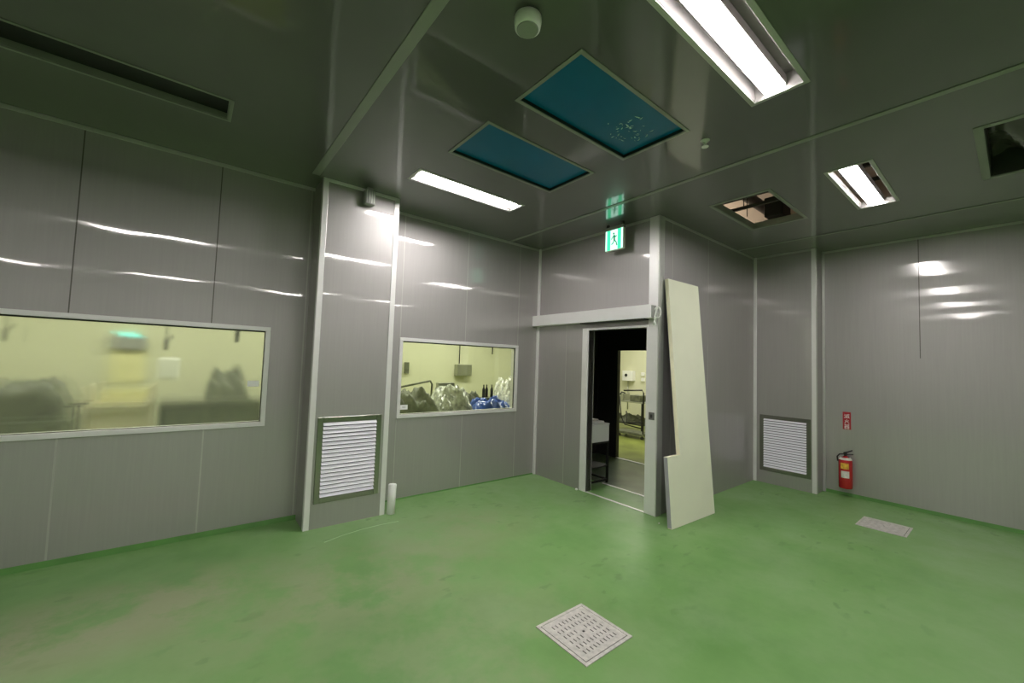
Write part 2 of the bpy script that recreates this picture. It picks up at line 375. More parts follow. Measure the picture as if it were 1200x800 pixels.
# ------------------------------------------------------------------ windows
def window(n, w, gm):
    x0, x1, z0, z1 = w; f = .042
    r = thing('window_%d' % n, None, None, ((x0+x1)/2, .05, z0)); r['kind'] = 'structure'; ox = -(x0+x1)/2
    o = lambda mb, name: mb.build(name, r, loc=(ox, -.05, -z0))
    fr = MB()
    fr.box((x0, -.016, z1-f), (x1, .100, z1), M['alu_bright'], bev=.003).box((x0, -.016, z0), (x1, .100, z0+f), M['alu_bright'], bev=.003)
    fr.box((x0, -.016, z0+f), (x0+f, .100, z1-f), M['alu_bright'], bev=.003).box((x1-f, -.016, z0+f), (x1, .100, z1-f), M['alu_bright'], bev=.003)
    o(fr, 'window_frame')
    g = MB(); t = .012
    g.box((x0+f, .012, z1-f-t), (x1-f, .030, z1-f), M['gasket']).box((x0+f, .012, z0+f), (x1-f, .030, z0+f+.004), M['gasket'])
    g.box((x0+f, .012, z0+f), (x0+f+.005, .030, z1-f), M['gasket']).box((x1-f-.005, .012, z0+f), (x1-f, .030, z1-f), M['gasket'])
    o(g, 'gasket')
    o(MB().box((x0+f, .018, z0+f), (x1-f, .026, z1-f), gm), 'pane')
window(1, W1, M['glass_hazy']); window(2, W2, M['glass'])
tag(MB().box((-1.010, .0155, 1.350), (-.915, .0178, 1.408), M['sticker']).build('sticker'), 'small white sticker on the fogged glass of the long window', 'sticker')
s = MB().box((.556, .0155, 1.058), (.650, .0178, 1.115), M['sticker'])
s.box((.580, .0150, 1.080), (.626, .0156, 1.084), M['grey_plastic']).box((.580, .0150, 1.092), (.626, .0156, 1.096), M['grey_plastic'])
tag(s.build('sticker'), 'small white sticker with grey print in the lower corner of the shorter window', 'sticker')
# ------------------------------------------------------------------ doorway
d = thing('door_1', None, None, (X1, (DY0+DY1)/2, 0)); d['kind'] = 'structure'
db = (-X1, -(DY0+DY1)/2, 0)
f = MB().box((X1-.014, DY1, 0), (X1+.11, DY1+.022, DZ), M['alu_bright'], bev=.003).box((X1-.018, DY1+.022, 0), (X1, DY1+.105, DZ+.03), M['alu_bright'], bev=.003)
f.box((X1-.016, DY0-.02, DZ), (X1+.11, DY1+.022, DZ+.03), M['alu_bright'], bev=.003).box((X1+.0, DY0-.02, 0), (X1+.11, DY0, DZ), M['alu_bright'], bev=.003)
f.build('door_frame', d, loc=db)
MB().box((X1-.010, DY0, 0), (X1+.022, DY1, .006), M['alu_bright'], bev=.002).build('threshold', d, loc=db)
MB().box((X1+.50, Y1+.2, 0), (X1+.53, -.90, .006), M['alu_bright'], bev=.002).build('threshold', d, loc=db)
# track cover of the sliding door
t = thing('door_track', 'long pale metal track cover fixed above the dark doorway', 'door track', (X1, -1.0, 2.23))
tb = (-X1, 1.0, -2.23)
MB().box((X1-.120, -2.035, 2.235), (X1, -.002, 2.392), M['alu_bright'], bev=.004).build('track_cover', t, loc=tb)
MB().box((X1-.112, -2.045, 2.245), (X1-.01, -2.035, 2.382), M['grey_plastic'], bev=.004).build('end_cap', t, loc=tb)
MB().box((X1-.10, -1.95, 2.222), (X1-.02, -.95, 2.235), M['dark']).build('rail_slot', t, loc=tb)
cd = MB()
cx, cy = X1-.06, -2.066
cd.path([(cx, cy-.008, 2.375), (cx, cy-.010, 2.35), (cx-.01, cy-.004, 2.30), (cx-.02, cy+.004, 2.25), (cx-.02, cy+.004, 2.20)], .007, M['white_plastic'])
cd.path([(cx+.01, cy-.012+.045*math.cos(a), 2.30+.062*math.sin(a)) for a in [k*math.pi/9 for k in range(22)]], .006, M['white_plastic'])
cd.cyl((cx-.02, cy+.004, 2.205), (cx-.02, cy+.004, 2.150), .009, M['white_plastic'], r2=.022)
tag(cd.build('pull_cord'), 'white looped cord with a small bell end hanging at the end of the door track', 'cord')
sw = thing('door_switch', 'small dark square switch plate on the right door jamb', 'switch', (X1-.012, -2.0, 1.07))
MB().box((-.008, -.036, 0), (0, .036, .085), M['polished'], bev=.003).build('plate', sw, loc=(0, 0, 0))
MB().box((-.011, -.014, .022), (-.008, .014, .062), M['black'], bev=.002).build('button', sw, loc=(0, 0, 0))
# exit sign
e = thing('exit_sign', 'lit green and white running figure exit sign hanging above the doorway', 'sign', (2.60, -1.53, 3.11))
MB().box((-.022, -.135, 0), (.022, .135, .262), M['white_plastic'], bev=.005).build('case', e, loc=(0, 0, 0))
MB().box((-.026, -.135, .262), (.026, .135, .300), M['grey_plastic'], bev=.004).box((-.012, -.125, .300), (.012, -.095, .34), M['black']).box((-.012, .095, .300), (.012, .125, .34), M['black']).build('mount', e, loc=(0, 0, 0))
fc = MB()
for sx in (-1,):
    X = sx*.022; Xo = sx*.0235
    fc.box((X, -.130, .006), (Xo, .130, .256), M['exit_white'])
    for ya, yb in ((-.105, -.055), (.055, .105)): fc.box((Xo, ya, .006), (sx*.0245, yb, .256), M['exit_green'])
fc.build('lit_panel', e, loc=(0, 0, 0))
fm = MB()
def limb(y0, z0, y1, z1, w=.008, sx=-1):
    v = Vector((0, y1-y0, z1-z0)); n = Vector((0, -v.z, v.y)).normalized()*w
    x = sx*.0235
    fm.prism([(x, y0-n.y, z0-n.z), (x, y0+n.y, z0+n.z), (x, y1+n.y, z1+n.z), (x, y1-n.y, z1-n.z)], (sx*.0015, 0, 0), M['exit_man'])
for sx in (-1,):
    fm.cyl((sx*.0235, .005, .208), (sx*.025, .005, .208), .013, M['exit_man'], n=16)
    limb(0, .190, -.006, .125, .012, sx); limb(-.006, .125, -.034, .095, .007, sx); limb(-.034, .095, -.045, .050, .007, sx)
    limb(-.006, .125, .014, .088, .007, sx); limb(.014, .088, .040, .075, .007, sx)
    limb(0, .185, -.028, .160, .006, sx); limb(-.028, .160, -.038, .180, .006, sx); limb(0, .182, .028, .158, .006, sx); limb(.028, .158, .040, .135, .006, sx)
fm.build('running_figure', e, loc=(0, 0, 0))
# ------------------------------------------------------------------ ceiling lamps
def lamp(i, r, label, group=None):
    x0, x1, y0, y1 = r; cx, cy = (x0+x1)/2, (y0+y1)/2
    t = thing('ceiling_light', label, 'light', (cx, cy, H), group); hx, hy = (x1-x0)/2, (y1-y0)/2
    d = .10; fr = MB(); g = .012
    for a, b in (((-hx-.03, -hy-.03), (hx+.03, -hy)), ((-hx-.03, hy), (hx+.03, hy+.03)), ((-hx-.03, -hy), (-hx, hy)), ((hx, -hy), (hx+.03, hy))):
        fr.box((a[0], a[1], -.005), (b[0], b[1], 0), M['alu'], bev=.0015)
    fr.build('lamp_frame', t, loc=(0, 0, 0))
    h = MB(); open_ = i == 2
    for a, b in (((-hx, -hy), (hx, -hy+.003)), ((-hx, hy-.003), (hx, hy)), ((-hx, -hy), (-hx+.003, hy)), ((hx-.003, -hy), (hx, hy))):
        h.box((a[0], a[1], .001), (b[0], b[1], d if not open_ else .055), M['reflector'])
    if not open_: h.box((-hx, -hy, d), (hx, hy, d+.004), M['reflector'])
    else: h.box((-hx, hy-.150, d), (hx, hy, d+.004), M['reflector'])
    h.build('lamp_housing', t, loc=(0, 0, 0))
    ty = hy-.125 if i else 0; tw = .060
    MB().box((-hx+.03, ty-tw, .010), (hx-.03, ty+tw, .020), M['tube'], bev=.004).build('tube', t, loc=(0, 0, 0))
    MB().box((-hx+.02, ty-tw-.004, .020), (hx-.02, ty+tw+.004, .080), M['reflector'], bev=.004).build('lamp_body', t, loc=(0, 0, 0))
    for s_ in (-1, 1): MB().box((s_*(hx-.03), ty-tw, .02), (s_*(hx-.004), ty+tw, .075), M['white_plastic'], bev=.003).build('lamp_holder', t, loc=(0, 0, 0))
LL = ['slim lit ceiling light between the window wall and the nearer blue panel', 'largest bright recessed ceiling light, with wide pale side reflectors',
      'small lit ceiling light with its right half open to the void above']
for i, r in enumerate(LAMPS): lamp(i, r, LL[i] if i < 3 else 'lit ceiling light overhead behind the viewer, seen only as a streak on the walls', None if i < 3 else 'ceiling lights behind the viewer')
# ------------------------------------------------------------------ blue filmed filter openings
for k, (x0, x1, y0, y1) in enumerate(HEPA):
    t = thing('filter_panel', ['larger blue filmed ceiling filter panel with bright crinkles, by the big light', 'plain blue filmed ceiling filter panel without crinkles, nearer the window wall'][k], 'ceiling panel', ((x0+x1)/2, (y0+y1)/2, H))
    hx, hy = (x1-x0)/2, (y1-y0)/2; fr = MB()
    for a, b in (((-hx-.028, -hy-.028), (hx+.028, -hy)), ((-hx-.028, hy), (hx+.028, hy+.028)), ((-hx-.028, -hy), (-hx, hy)), ((hx, -hy), (hx+.028, hy))):
        fr.box((a[0], a[1], -.006), (b[0], b[1], 0), M['ceil_frame'] if 'ceil_frame' in M else M['ceil_trim'], bev=.0015)
    for a, b in (((-hx, -hy), (hx, -hy+.003)), ((-hx, hy-.003), (hx, hy)), ((-hx, -hy), (-hx+.003, hy)), ((hx-.003, -hy), (hx, hy))):
        fr.box((a[0], a[1], 0), (b[0], b[1], .05), M['black'])
    fr.build('panel_frame', t, loc=(0, 0, 0))
    bm_ = MB()
    bm_.box((-hx+.003, -hy+.003, .022), (hx-.003, hy-.003, .045), M['blue_film'])
    if k == 0:
        c = bm_; rnd = random.Random(3)
        for q in range(46):
            a = rnd.uniform(0, 6.28); rr = rnd.uniform(.02, .16); px = .28+rr*math.cos(a)*1.3; py = .02+rr*math.sin(a)
            px = min(px, hx-.03)
            aa = rnd.uniform(0, 3.14); l = rnd.uniform(.006, .022); ti = rnd.uniform(.3, .9)
            vx, vy = math.cos(aa)*l, math.sin(aa)*l; nx, ny = -math.sin(aa)*l*.35, math.cos(aa)*l*.35
            zz = .0215
            vs = [c.bm.verts.new(v) for v in ((px-vx, py-vy, zz), (px+nx, py+ny, zz-.006*ti), (px+vx, py+vy, zz), (px-nx, py-ny, zz), (px, py, zz-.011*ti))]
            fs = [c.bm.faces.new((vs[0], vs[1], vs[4])), c.bm.faces.new((vs[1], vs[2], vs[4])), c.bm.faces.new((vs[2], vs[3], vs[4])), c.bm.faces.new((vs[3], vs[0], vs[4]))]
            c._tag(fs, M['painted_glint'])
    bm_.build('blue_film', t, loc=(0, 0, 0))
# ------------------------------------------------------------------ openings in the ceiling
def opening(name, r, label, cat, depth, m, fw=.035):
    x0, x1, y0, y1 = r; hx, hy = (x1-x0)/2, (y1-y0)/2
    t = thing(name, label, cat, ((x0+x1)/2, (y0+y1)/2, H)); fr = MB()
    for a, b in (((-hx-fw, -hy-fw), (hx+fw, -hy)), ((-hx-fw, hy), (hx+fw, hy+fw)), ((-hx-fw, -hy), (-hx, hy)), ((hx, -hy), (hx+fw, hy))):
        fr.box((a[0], a[1], -.005), (b[0], b[1], 0), M['ceil_trim'], bev=.0015)
    fr.build('opening_frame', t, loc=(0, 0, 0))
    s = MB()
    for a, b in (((-hx, -hy), (hx, -hy+.006)), ((-hx, hy-.006), (hx, hy)), ((-hx, -hy), (-hx+.006, hy)), ((hx-.006, -hy), (hx, hy))):
        s.box((a[0], a[1], .001), (b[0], b[1], depth), m)
    s.build('reveal', t, loc=(0, 0, 0)); return t, hx, hy
opening('access_hatch', HATCH, 'open ceiling hatch showing a dark duct and beige slab above', 'hatch', .07, M['ceil_trim'])
t, hx, hy = opening('access_hatch', HOLE2, 'dark ceiling opening with grey plastic film hanging inside, above the right wall', 'hatch', .30, M['dark'], fw=.05)
fl = MB(); n = 22; rnd = random.Random(5); g = []
for i in range(n+1):
    row = []
    for j in range(n+1):
        u, v = i/n, j/n
        z = .14+.05*math.sin(5*u+3*v*v)+.035*math.sin(13*v+4*u)+rnd.uniform(-.008, .008)
        row.append(fl.bm.verts.new((-hx+.01+(2*hx-.02)*u, -hy+.01+(2*hy-.02)*v, z)))
    g.append(row)
fs = []
for i in range(n):
    for j in range(n):
        q = fl.bm.faces.new((g[i][j], g[i+1][j], g[i+1][j+1], g[i][j+1])); q.smooth = True; fs.append(q)
fl._tag(fs, M['plenum_film']); fo = fl.build('plastic_film', t, loc=(0, 0, 0))
sm = fo.modifiers.new('thickness', 'SOLIDIFY'); sm.thickness = .002
t, hx, hy = opening('slot_opening', SLOT, 'long narrow black slot opening in the ceiling over the long window', 'slot', .045, M['ceil_trim'], fw=.022)
MB().box((-hx, -hy, .046), (hx, hy, .05), M['black']).build('shade_backing', t, loc=(0, 0, 0))  # black sheet standing in for the shade inside the slot
# void above
tag(MB().cyl((2.3, -2.22, 4.2), (6.0, -2.22, 4.2), .075, M['dark']).build('duct'), 'dark duct crossing the void above the open ceiling hatch', 'duct')
j = MB().box((3.96, -2.92, 3.56), (4.24, -2.72, 3.80), M['black'], bev=.01); j.cyl((4.24, -2.82, 3.68), (4.45, -2.82, 3.68), .04, M['black']); j.path([(4.10, -2.82, 3.80), (4.10, -2.82, 4.60)], .008, M['black'])
tag(j.build('damper_box'), 'small black box with a stub pipe hanging in the open hatch', 'box')
for k, (x, y) in enumerate([(3.30, -2.75), (3.62, -2.66), (4.55, -2.75), (3.35, -4.02), (3.75, -3.98)]):
    r_ = MB().cyl((x, y, H+.05), (x, y, 4.6), .005, M['black'], n=8)
    r_.box((x-.02, y-.35, 3.60), (x+.02, y+.25, 3.63), M['dark'])
    tag(r_.build('hanger_rod'), 'thin threaded hanger rod with a crossbar in the void above the ceiling', 'rod', 'hanger rods above the ceiling')
struct(slab_with_holes(MB(), 2, 4.6, 4.7, 2.2, 9.2, YR-.1, 4.4, [], M['slab']), 'ceiling.001')
for a, b in (((2.2, -6.0, H+.05), (2.25, .1, 4.6)), ((2.2, .05, H+.05), (6.1, .1, 4.6)), ((6.05, -6, H+.05), (6.1, .1, 4.6)), ((2.2, -6.05, H+.05), (6.1, -6, 4.6))):
    struct(MB().box(a, b, M['slab']), 'wall_void')
# smoke detector and sprinkler
t = thing('ceiling_sensor', 'round white ceiling sensor drum with a flat greyish face', 'sensor', (-.205, -3.10, H))
MB().lathe([(.062, 0), (.070, -.006), (.071, -.03), (.066, -.062), (.056, -.068)], M['white_plastic']).build('sensor_body', t, loc=(0, 0, 0))
MB().lathe([(.056, -.0675), (.0555, -.071), (.052, -.073)], M['grey_plastic']).build('sensor_face', t, loc=(0, 0, 0))
t = thing('sprinkler', 'tiny chrome sprinkler rose in the ceiling beside the blue panel corner', 'sprinkler', (1.58, -3.15, H))
MB().lathe([(.034, 0), (.032, -.006), (.015, -.012), (.012, -.025)], M['alu_bright']).build('rose', t, loc=(0, 0, 0))
dfl = MB().lathe([(.006, -.024), (.006, -.046), (.026, -.048), (.026, -.051)], M['alu_bright']); 
for s_ in (-1, 1): dfl.path([(s_*.012, 0, -.02), (s_*.02, 0, -.034), (s_*.006, 0, -.048)], .003, M['alu_bright'])
dfl.build('deflector', t, loc=(0, 0, 0))
# ribbed box on the left pilaster
t = thing('sensor_box', 'small ribbed grey box at the top of the left pilaster', 'box', (-.085, PY-.006, 3.27))
MB().box((-.052, -.085, 0), (.052, 0, .15), M['grey_plastic'], bev=.008).build('box_body', t, loc=(0, 0, 0))
rb = MB()
for q in range(4): rb.box((-.040+q*.024, -.093, .01), (-.032+q*.024, -.084, .14), M['alu'], bev=.002)
rb.build('ribs', t, loc=(0, 0, 0))
MB().box((-.03, -.075, .15), (.03, -.01, .178), M['grey_plastic'], bev=.003).build('mount', t, loc=(0, 0, 0))
# ------------------------------------------------------------------ louvre grilles
def grille(name, label, org, ux, out, w, h, nslat, parent_dir):
    """org: lower left corner on the face, ux: unit along the face, out: unit out of the wall"""
    t = thing(name, label, 'grille', org)
    ux = Vector(ux); out = Vector(out); uz = Vector((0, 0, 1))
    mt = Matrix((ux, -out, uz)).transposed().to_4x4()
    def B(mb, a, b, m, bev=0, extra=None): mb.box(a, b, m, mat=mt if extra is None else mt @ extra, bev=bev)
    f = MB(); fw = .052; dp = .014
    B(f, (0, -dp, 0), (fw, 0, h), M['polished'], .004); B(f, (w-fw, -dp, 0), (w, 0, h), M['polished'], .004)
    B(f, (fw, -dp, 0), (w-fw, 0, fw), M['polished'], .004); B(f, (fw, -dp, h-fw), (w-fw, 0, h), M['polished'], .004)
    f.build('frame', t, loc=(0, 0, 0))
    b_ = MB(); B(b_, (fw, -.002, fw), (w-fw, 0, h-fw), M['filter']); b_.build('filter_backing', t, loc=(0, 0, 0))
    s = MB(); pitch = (h-2*fw)/nslat
    for k in range(nslat):
        zc = fw+pitch*(k+.5)
        R_ = Matrix.Translation((w/2, -.012, zc)) @ Matrix.Rotation(math.radians(-38), 4, 'X')
        B(s, (-(w/2-fw), -.001, -pitch*.44), (w/2-fw, .001, pitch*.44), M['louver'], 0, R_)
    s.build('slats', t, loc=(0, 0, 0))
grille('louver_grille', 'white slatted louvre grille in a polished frame low on the left pilaster', (-.450, PY-.001, .240), (1, 0, 0), (0, -1, 0), .632, .832, 19, 0)
grille('louver_grille', 'white slatted louvre grille in a dark frame low on the right pilaster', (X2-.001, -2.150, .185), (0, -1, 0), (-1, 0, 0), .650, .830, 20, 0)
# white foam tube
tb_ = MB(); tb_.lathe([(.034, 0), (.043, .003), (.044, .305), (.038, .312), (.018, .312), (.018, .300)], M['white_plastic'], n=28)
o = tb_.build('foam_tube'); o.location = (.330, -.385, 0.0); o.rotation_euler = (math.radians(-1.5), math.radians(2), 0)
tag(o, 'short white foam tube standing on the floor at the foot of the left pilaster', 'tube')
# ------------------------------------------------------------------ leaning sandwich panel
A = Vector((2.535, -2.372, .003)); ex = Vector((.9995, -.030, 0)).normalized(); n = Vector((-.031, -.995, .093)).normalized(); ey = n.cross(ex) if n.cross(ex).z > 0 else ex.cross(n)
def q(u, v, k=0): return A+ex*u+ey*v-n*k
o1 = [(0, 0), (.888, 0), (.931, 2.712), (.274, 2.712), (.252, .726), (.012, .726)]
t = thing('insulated_panel', 'tall cream insulated panel with a notched lower corner, leaning beside the doorway', 'panel', tuple(A))
off = lambda mb, nm, d=t: mb.build(nm, d, loc=tuple(-A))
off(MB().prism([q(u, v) for u, v in o1], -n*.003, M['cream']), 'front_skin')
off(MB().prism([q(u+.001, v+.0005, .003) for u, v in o1], -n*.042, M['foam_edge']), 'foam_core')
off(MB().prism([q(u, v, .045) for u, v in o1], -n*.003, M['grey_edge']), 'rear_skin')
off(MB().prism([q(-.002, .01, .002), q(-.002, .01, .044), q(.010, .722, .044), q(.010, .722, .002)], ex*.003, M['grey_edge']), 'edge_strip')
# ------------------------------------------------------------------ fire extinguisher and sign
t = thing('fire_extinguisher', 'red fire extinguisher hung low on the right wall', 'fire extinguisher', (5.625, -3.135, .12))
MB().lathe([(.050, 0), (.072, .006), (.077, .02), (.077, .355), (.072, .385), (.050, .412), (.024, .425), (.020, .435)], M['red']).build('cylinder', t, loc=(0, 0, 0))
MB().lathe([(.073, .386), (.0735, .389), (.056, .412), (.052, .414)], M['label_white']).build('shoulder_ring', t, loc=(0, 0, 0))
v = MB().cyl((0, 0, .43), (0, 0, .47), .018, M['black']); v.box((-.02, -.018, .455), (.02, .018, .48), M['black'], bev=.004); v.build('valve', t, loc=(0, 0, 0))
hd = MB().path([(0, .02, .475), (0, -.02, .490), (0, -.075, .520)], .008, M['black']); hd.path([(0, .02, .465), (0, -.03, .460), (0, -.085, .468)], .007, M['black']); hd.build('handle', t, loc=(0, 0, 0))
MB().path([(-.015, .015, .46), (-.045, .055, .455), (-.050, .078, .42), (-.035, .076, .36)], .009, M['black']).build('hose', t, loc=(0, 0, 0))
def wrap(mb, a0, a1, z0, z1, r, m):
    k = 10; A0 = [math.radians(a0+(a1-a0)*i/k) for i in range(k+1)]; rr = r+.0012
    lo = [mb.bm.verts.new((rr*math.cos(a), rr*math.sin(a), z0)) for a in A0]; hi = [mb.bm.verts.new((rr*math.cos(a), rr*math.sin(a), z1)) for a in A0]
    mb._tag([mb.bm.faces.new((lo[i], lo[i+1], hi[i+1], hi[i])) for i in range(k)], m); return mb
def sol(o): 
    s_ = o.modifiers.new('thickness', 'SOLIDIFY'); s_.thickness = .0008; return o
o = sol(wrap(MB(), 152, 218, .268, .345, .077, M['label_yellow']).build('label', t, loc=(0, 0, 0))); o['label'] = 'yellow label band'
o = sol(wrap(MB(), 155, 222, .150, .240, .077, M['label_white']).build('label', t, loc=(0, 0, 0))); o['label'] = 'white instruction label'
br = MB().box((.070, -.025, .24), (.1025, .025, .42), M['black'], bev=.003); br.build('bracket', t, loc=(0, 0, 0))
t = thing('extinguisher_sign', 'small red upright sign with three white characters above the fire extinguisher', 'sign', (X3, -3.133, .905))
MB().box((-.004, -.045, 0), (-.0002, .045, .240), M['sign_red'], bev=.0008).build('sign_plate', t, loc=(0, 0, 0))
CH = [  # strokes on a 10 x 10 grid, x to the right, y up
 [((1, 9), (2, 8)), ((.5, 6.5), (1.5, 5.5)), ((.5, .5), (2, 3)), ((3, 8), (9.5, 8)), ((3.4, 8), (2.8, 1)), ((4.2, 6.3), (6.3, 6.3)), ((7, 9.8), (7.4, 5)), ((7.4, 5), (9.5, .8)), ((9, 5.5), (7, 1)), ((8.3, 9.6), (9.2, 8.8)), ((5.2, 5), (5.2, 3)), ((4.2, 4.6), (4.5, 3.4)), ((6.3, 4.6), (6, 3.6)), ((5.2, 3), (4, 1)), ((5.2, 3), (6.4, 1.4))],
 [((5, 9.5), (5, 6)), ((5, 6), (1, .6)), ((5, 5.5), (9, .6)), ((2, 7.2), (2.8, 5)), ((8, 7.4), (6.8, 5.4))],
 [((1.5, 9.5), (4, 9.5)), ((1.5, 7.3), (4, 7.3)), ((1.5, 9.5), (1.5, 7.3)), ((4, 9.5), (4, 7.3)), ((6, 9.5), (8.5, 9.5)), ((6, 7.3), (8.5, 7.3)), ((6, 9.5), (6, 7.3)), ((8.5, 9.5), (8.5, 7.3)), ((.8, 5), (9.2, 5)), ((5, 6.8), (1, 3.3)), ((5, 5), (9, 3.3)), ((7, 6.4), (7.8, 5.8)), ((1.5, 2.8), (4, 2.8)), ((1.5, .4), (4, .4)), ((1.5, 2.8), (1.5, .4)), ((4, 2.8), (4, .4)), ((6, 2.8), (8.5, 2.8)), ((6, .4), (8.5, .4)), ((6, 2.8), (6, .4)), ((8.5, 2.8), (8.5, .4))]]
ch = MB(); u_ = .0064
for k, c in enumerate(CH):
    zb = .150-k*.071
    for (xa, ya), (xb, yb) in c:
        # the reader faces +x: reading left is +y
        y0, z0, y1, z1 =   .032-xa*u_, zb+ya*u_, .032-xb*u_, zb+yb*u_
        v_ = Vector((0, y1-y0, z1-z0)); nn = Vector((0, -v_.z, v_.y)).normalized()*.0027
        ch.prism([(-.0041, y0-nn.y, z0-nn.z), (-.0041, y0+nn.y, z0+nn.z), (-.0041, y1+nn.y, z1+nn.z), (-.0041, y1-nn.y, z1-nn.z)], (-.0008, 0, 0), M['sticker'])
ch.build('characters', t, loc=(0, 0, 0))
# ------------------------------------------------------------------ floor drains
def drain(x0, x1, y0, y1, label):
    w, h = x1-x0, y1-y0; t = thing('floor_drain', label, 'drain', ((x0+x1)/2, (y0+y1)/2, 0))
    fr = MB(); fw = .022
    for a, b in (((-w/2, -h/2), (w/2, -h/2+fw)), ((-w/2, h/2-fw), (w/2, h/2)), ((-w/2, -h/2+fw), (-w/2+fw, h/2-fw)), ((w/2-fw, -h/2+fw), (w/2, h/2-fw))):
        fr.box((a[0], a[1], 0), (b[0], b[1], .006), M['drain'], bev=.0015)
    fr.build('drain_frame', t, loc=(0, 0, 0))
    MB().box((-w/2+fw, -h/2+fw, 0), (w/2-fw, h/2-fw, .0012), M['pit']).build('drain_pit', t, loc=(0, 0, 0))
    holes = []
    iw = w-2*fw-.008; ih = h-2*fw-.008
    for r in range(6):
        yc = 0; 
        for c in range(10):
            if r in (2, 3) and 4 <= c <= 5: continue
            px = -iw/2+.05+(iw-.10)*c/9; py = -ih/2+.055+(ih-.11)*r/5
            holes.append((px-.0042, px+.0042, py-.015, py+.015))
    holes.append((-.009, .009, -.009, .009))
    pl = slab_with_holes(MB(), 2, .0025, .0065, -iw/2, iw/2, -ih/2, ih/2, holes, M['drain'])
    pl.build('slotted_plate', t, loc=(0, 0, 0))
drain(.352, .780, -3.120, -2.700, 'square slotted metal drain cover in the middle of the green floor, nearest the viewer')
drain(4.450, 4.870, -3.880, -3.465, 'worn slotted metal drain cover near the fire extinguisher wall')
# pale scratch and small litter on the floor
sc_ = MB(); pts = [(-.42, -.72), (-.25, -.66), (-.05, -.62), (.15, -.61), (.32, -.625)]
for (ax, ay), (bx, by) in zip(pts, pts[1:]):
    d_ = Vector((bx-ax, by-ay, 0)); nn = Vector((-d_.y, d_.x, 0)).normalized()*.005
    sc_.prism([(ax-nn.x, ay-nn.y, 0), (ax+nn.x, ay+nn.y, 0), (bx+nn.x, by+nn.y, 0), (bx-nn.x, by-nn.y, 0)], (0, 0, .0008), M['scratch'])
so = struct(sc_, 'floor_scratch')
tag(MB().lathe([(.012, 0), (.020, .008), (.014, .022), (.006, .024)], M['white_plastic'], n=12).build('door_stop', None, loc=(X1-.045, -.915, 0)), 'tiny white plug on the floor at the foot of the left door jamb', 'plug')
tag(MB().lathe([(.006, 0), (.009, .004), (.005, .009)], M['white_plastic'], n=10).build('paper_scrap', None, loc=(2.58, -2.20, 0)), 'tiny white scrap on the floor between door jamb and leaning panel', 'scrap')

# ------------------------------------------------------------------ vestibule behind the doorway
VX = 4.75; VY = .45; FD = (-.95, .0, 1.965)
struct(MB().box((X1+.1, VY, 0), (VX+.08, VY+.08, H), M['dark']), 'wall_vestibule')  # near-black colour on all vestibule walls stands in for unlit steel
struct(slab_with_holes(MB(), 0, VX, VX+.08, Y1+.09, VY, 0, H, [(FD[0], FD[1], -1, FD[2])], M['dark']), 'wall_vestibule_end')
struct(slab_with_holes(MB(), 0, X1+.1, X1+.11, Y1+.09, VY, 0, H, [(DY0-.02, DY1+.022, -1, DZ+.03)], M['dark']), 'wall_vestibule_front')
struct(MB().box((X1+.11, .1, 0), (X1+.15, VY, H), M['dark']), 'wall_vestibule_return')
struct(MB().box((X1+.53, Y1+.1, 0), (VX, VY, .004), plain('shaded_green_floor', (.10, .14, .085), .3, var=.25, vscale=3)), 'floor.001')  # same green floor, its shadow put into a darker grey-green colour
struct(MB().box((VX-.02, FD[0], 0), (VX+.02, FD[1], .012), M['alu_bright']), 'trim_30')
c = thing('equipment_cart', 'dark steel cart just inside the doorway, under a white box', 'cart', (3.10, -.70, 0))
cb = (-3.10, .70, 0); x0, x1, y0, y1 = 2.86, 3.34, -.93, -.48
for x in (x0, x1-.03):
    for y in (y0, y1-.03): MB().box((x, y, 0), (x+.03, y+.03, .565), M['black'], bev=.003).build('leg', c, loc=cb)
MB().box((x0, y0, .565), (x1, y1, .590), M['dark'], bev=.003).build('top', c, loc=cb)
MB().box((x0, y0, .235), (x1, y1, .255), M['dark'], bev=.003).build('shelf', c, loc=cb)
rl = MB().box((x0+.03, y0, .04), (x1-.03, y0+.025, .065), M['black']).box((x0+.03, y1-.025, .04), (x1-.03, y1, .065), M['black']).box((x0, y0+.03, .04), (x0+.025, y1-.03, .065), M['black']).box((x1-.025, y0+.03, .04), (x1, y1-.03, .065), M['black']); rl.build('rail', c, loc=cb)
t = thing('white_box', 'pale grey box on the dark cart inside the doorway', 'box', (3.11, -.72, .592))
MB().box((-.235, -.205, 0), (.235, .2, .235), M['white_plastic'], bev=.006).build('box_body', t, loc=(0, 0, 0))
MB().box((-.238, -.209, .235), (.238, .204, .255), M['white_plastic'], bev=.004).build('lid', t, loc=(0, 0, 0))
tag(MB().box((2.95, -.90, .849), (3.26, -.66, .878), M['white_plastic'], bev=.004).build('paper_pack'), 'flat white pack lying on the pale box inside the doorway', 'pack')
tag(MB().box((2.93, -.87, .880), (3.17, -.64, .908), M['label_white'], bev=.004, mat=None).build('folded_cloth'), 'folded whitish cloth on the flat pack, topmost on the pale box', 'cloth')

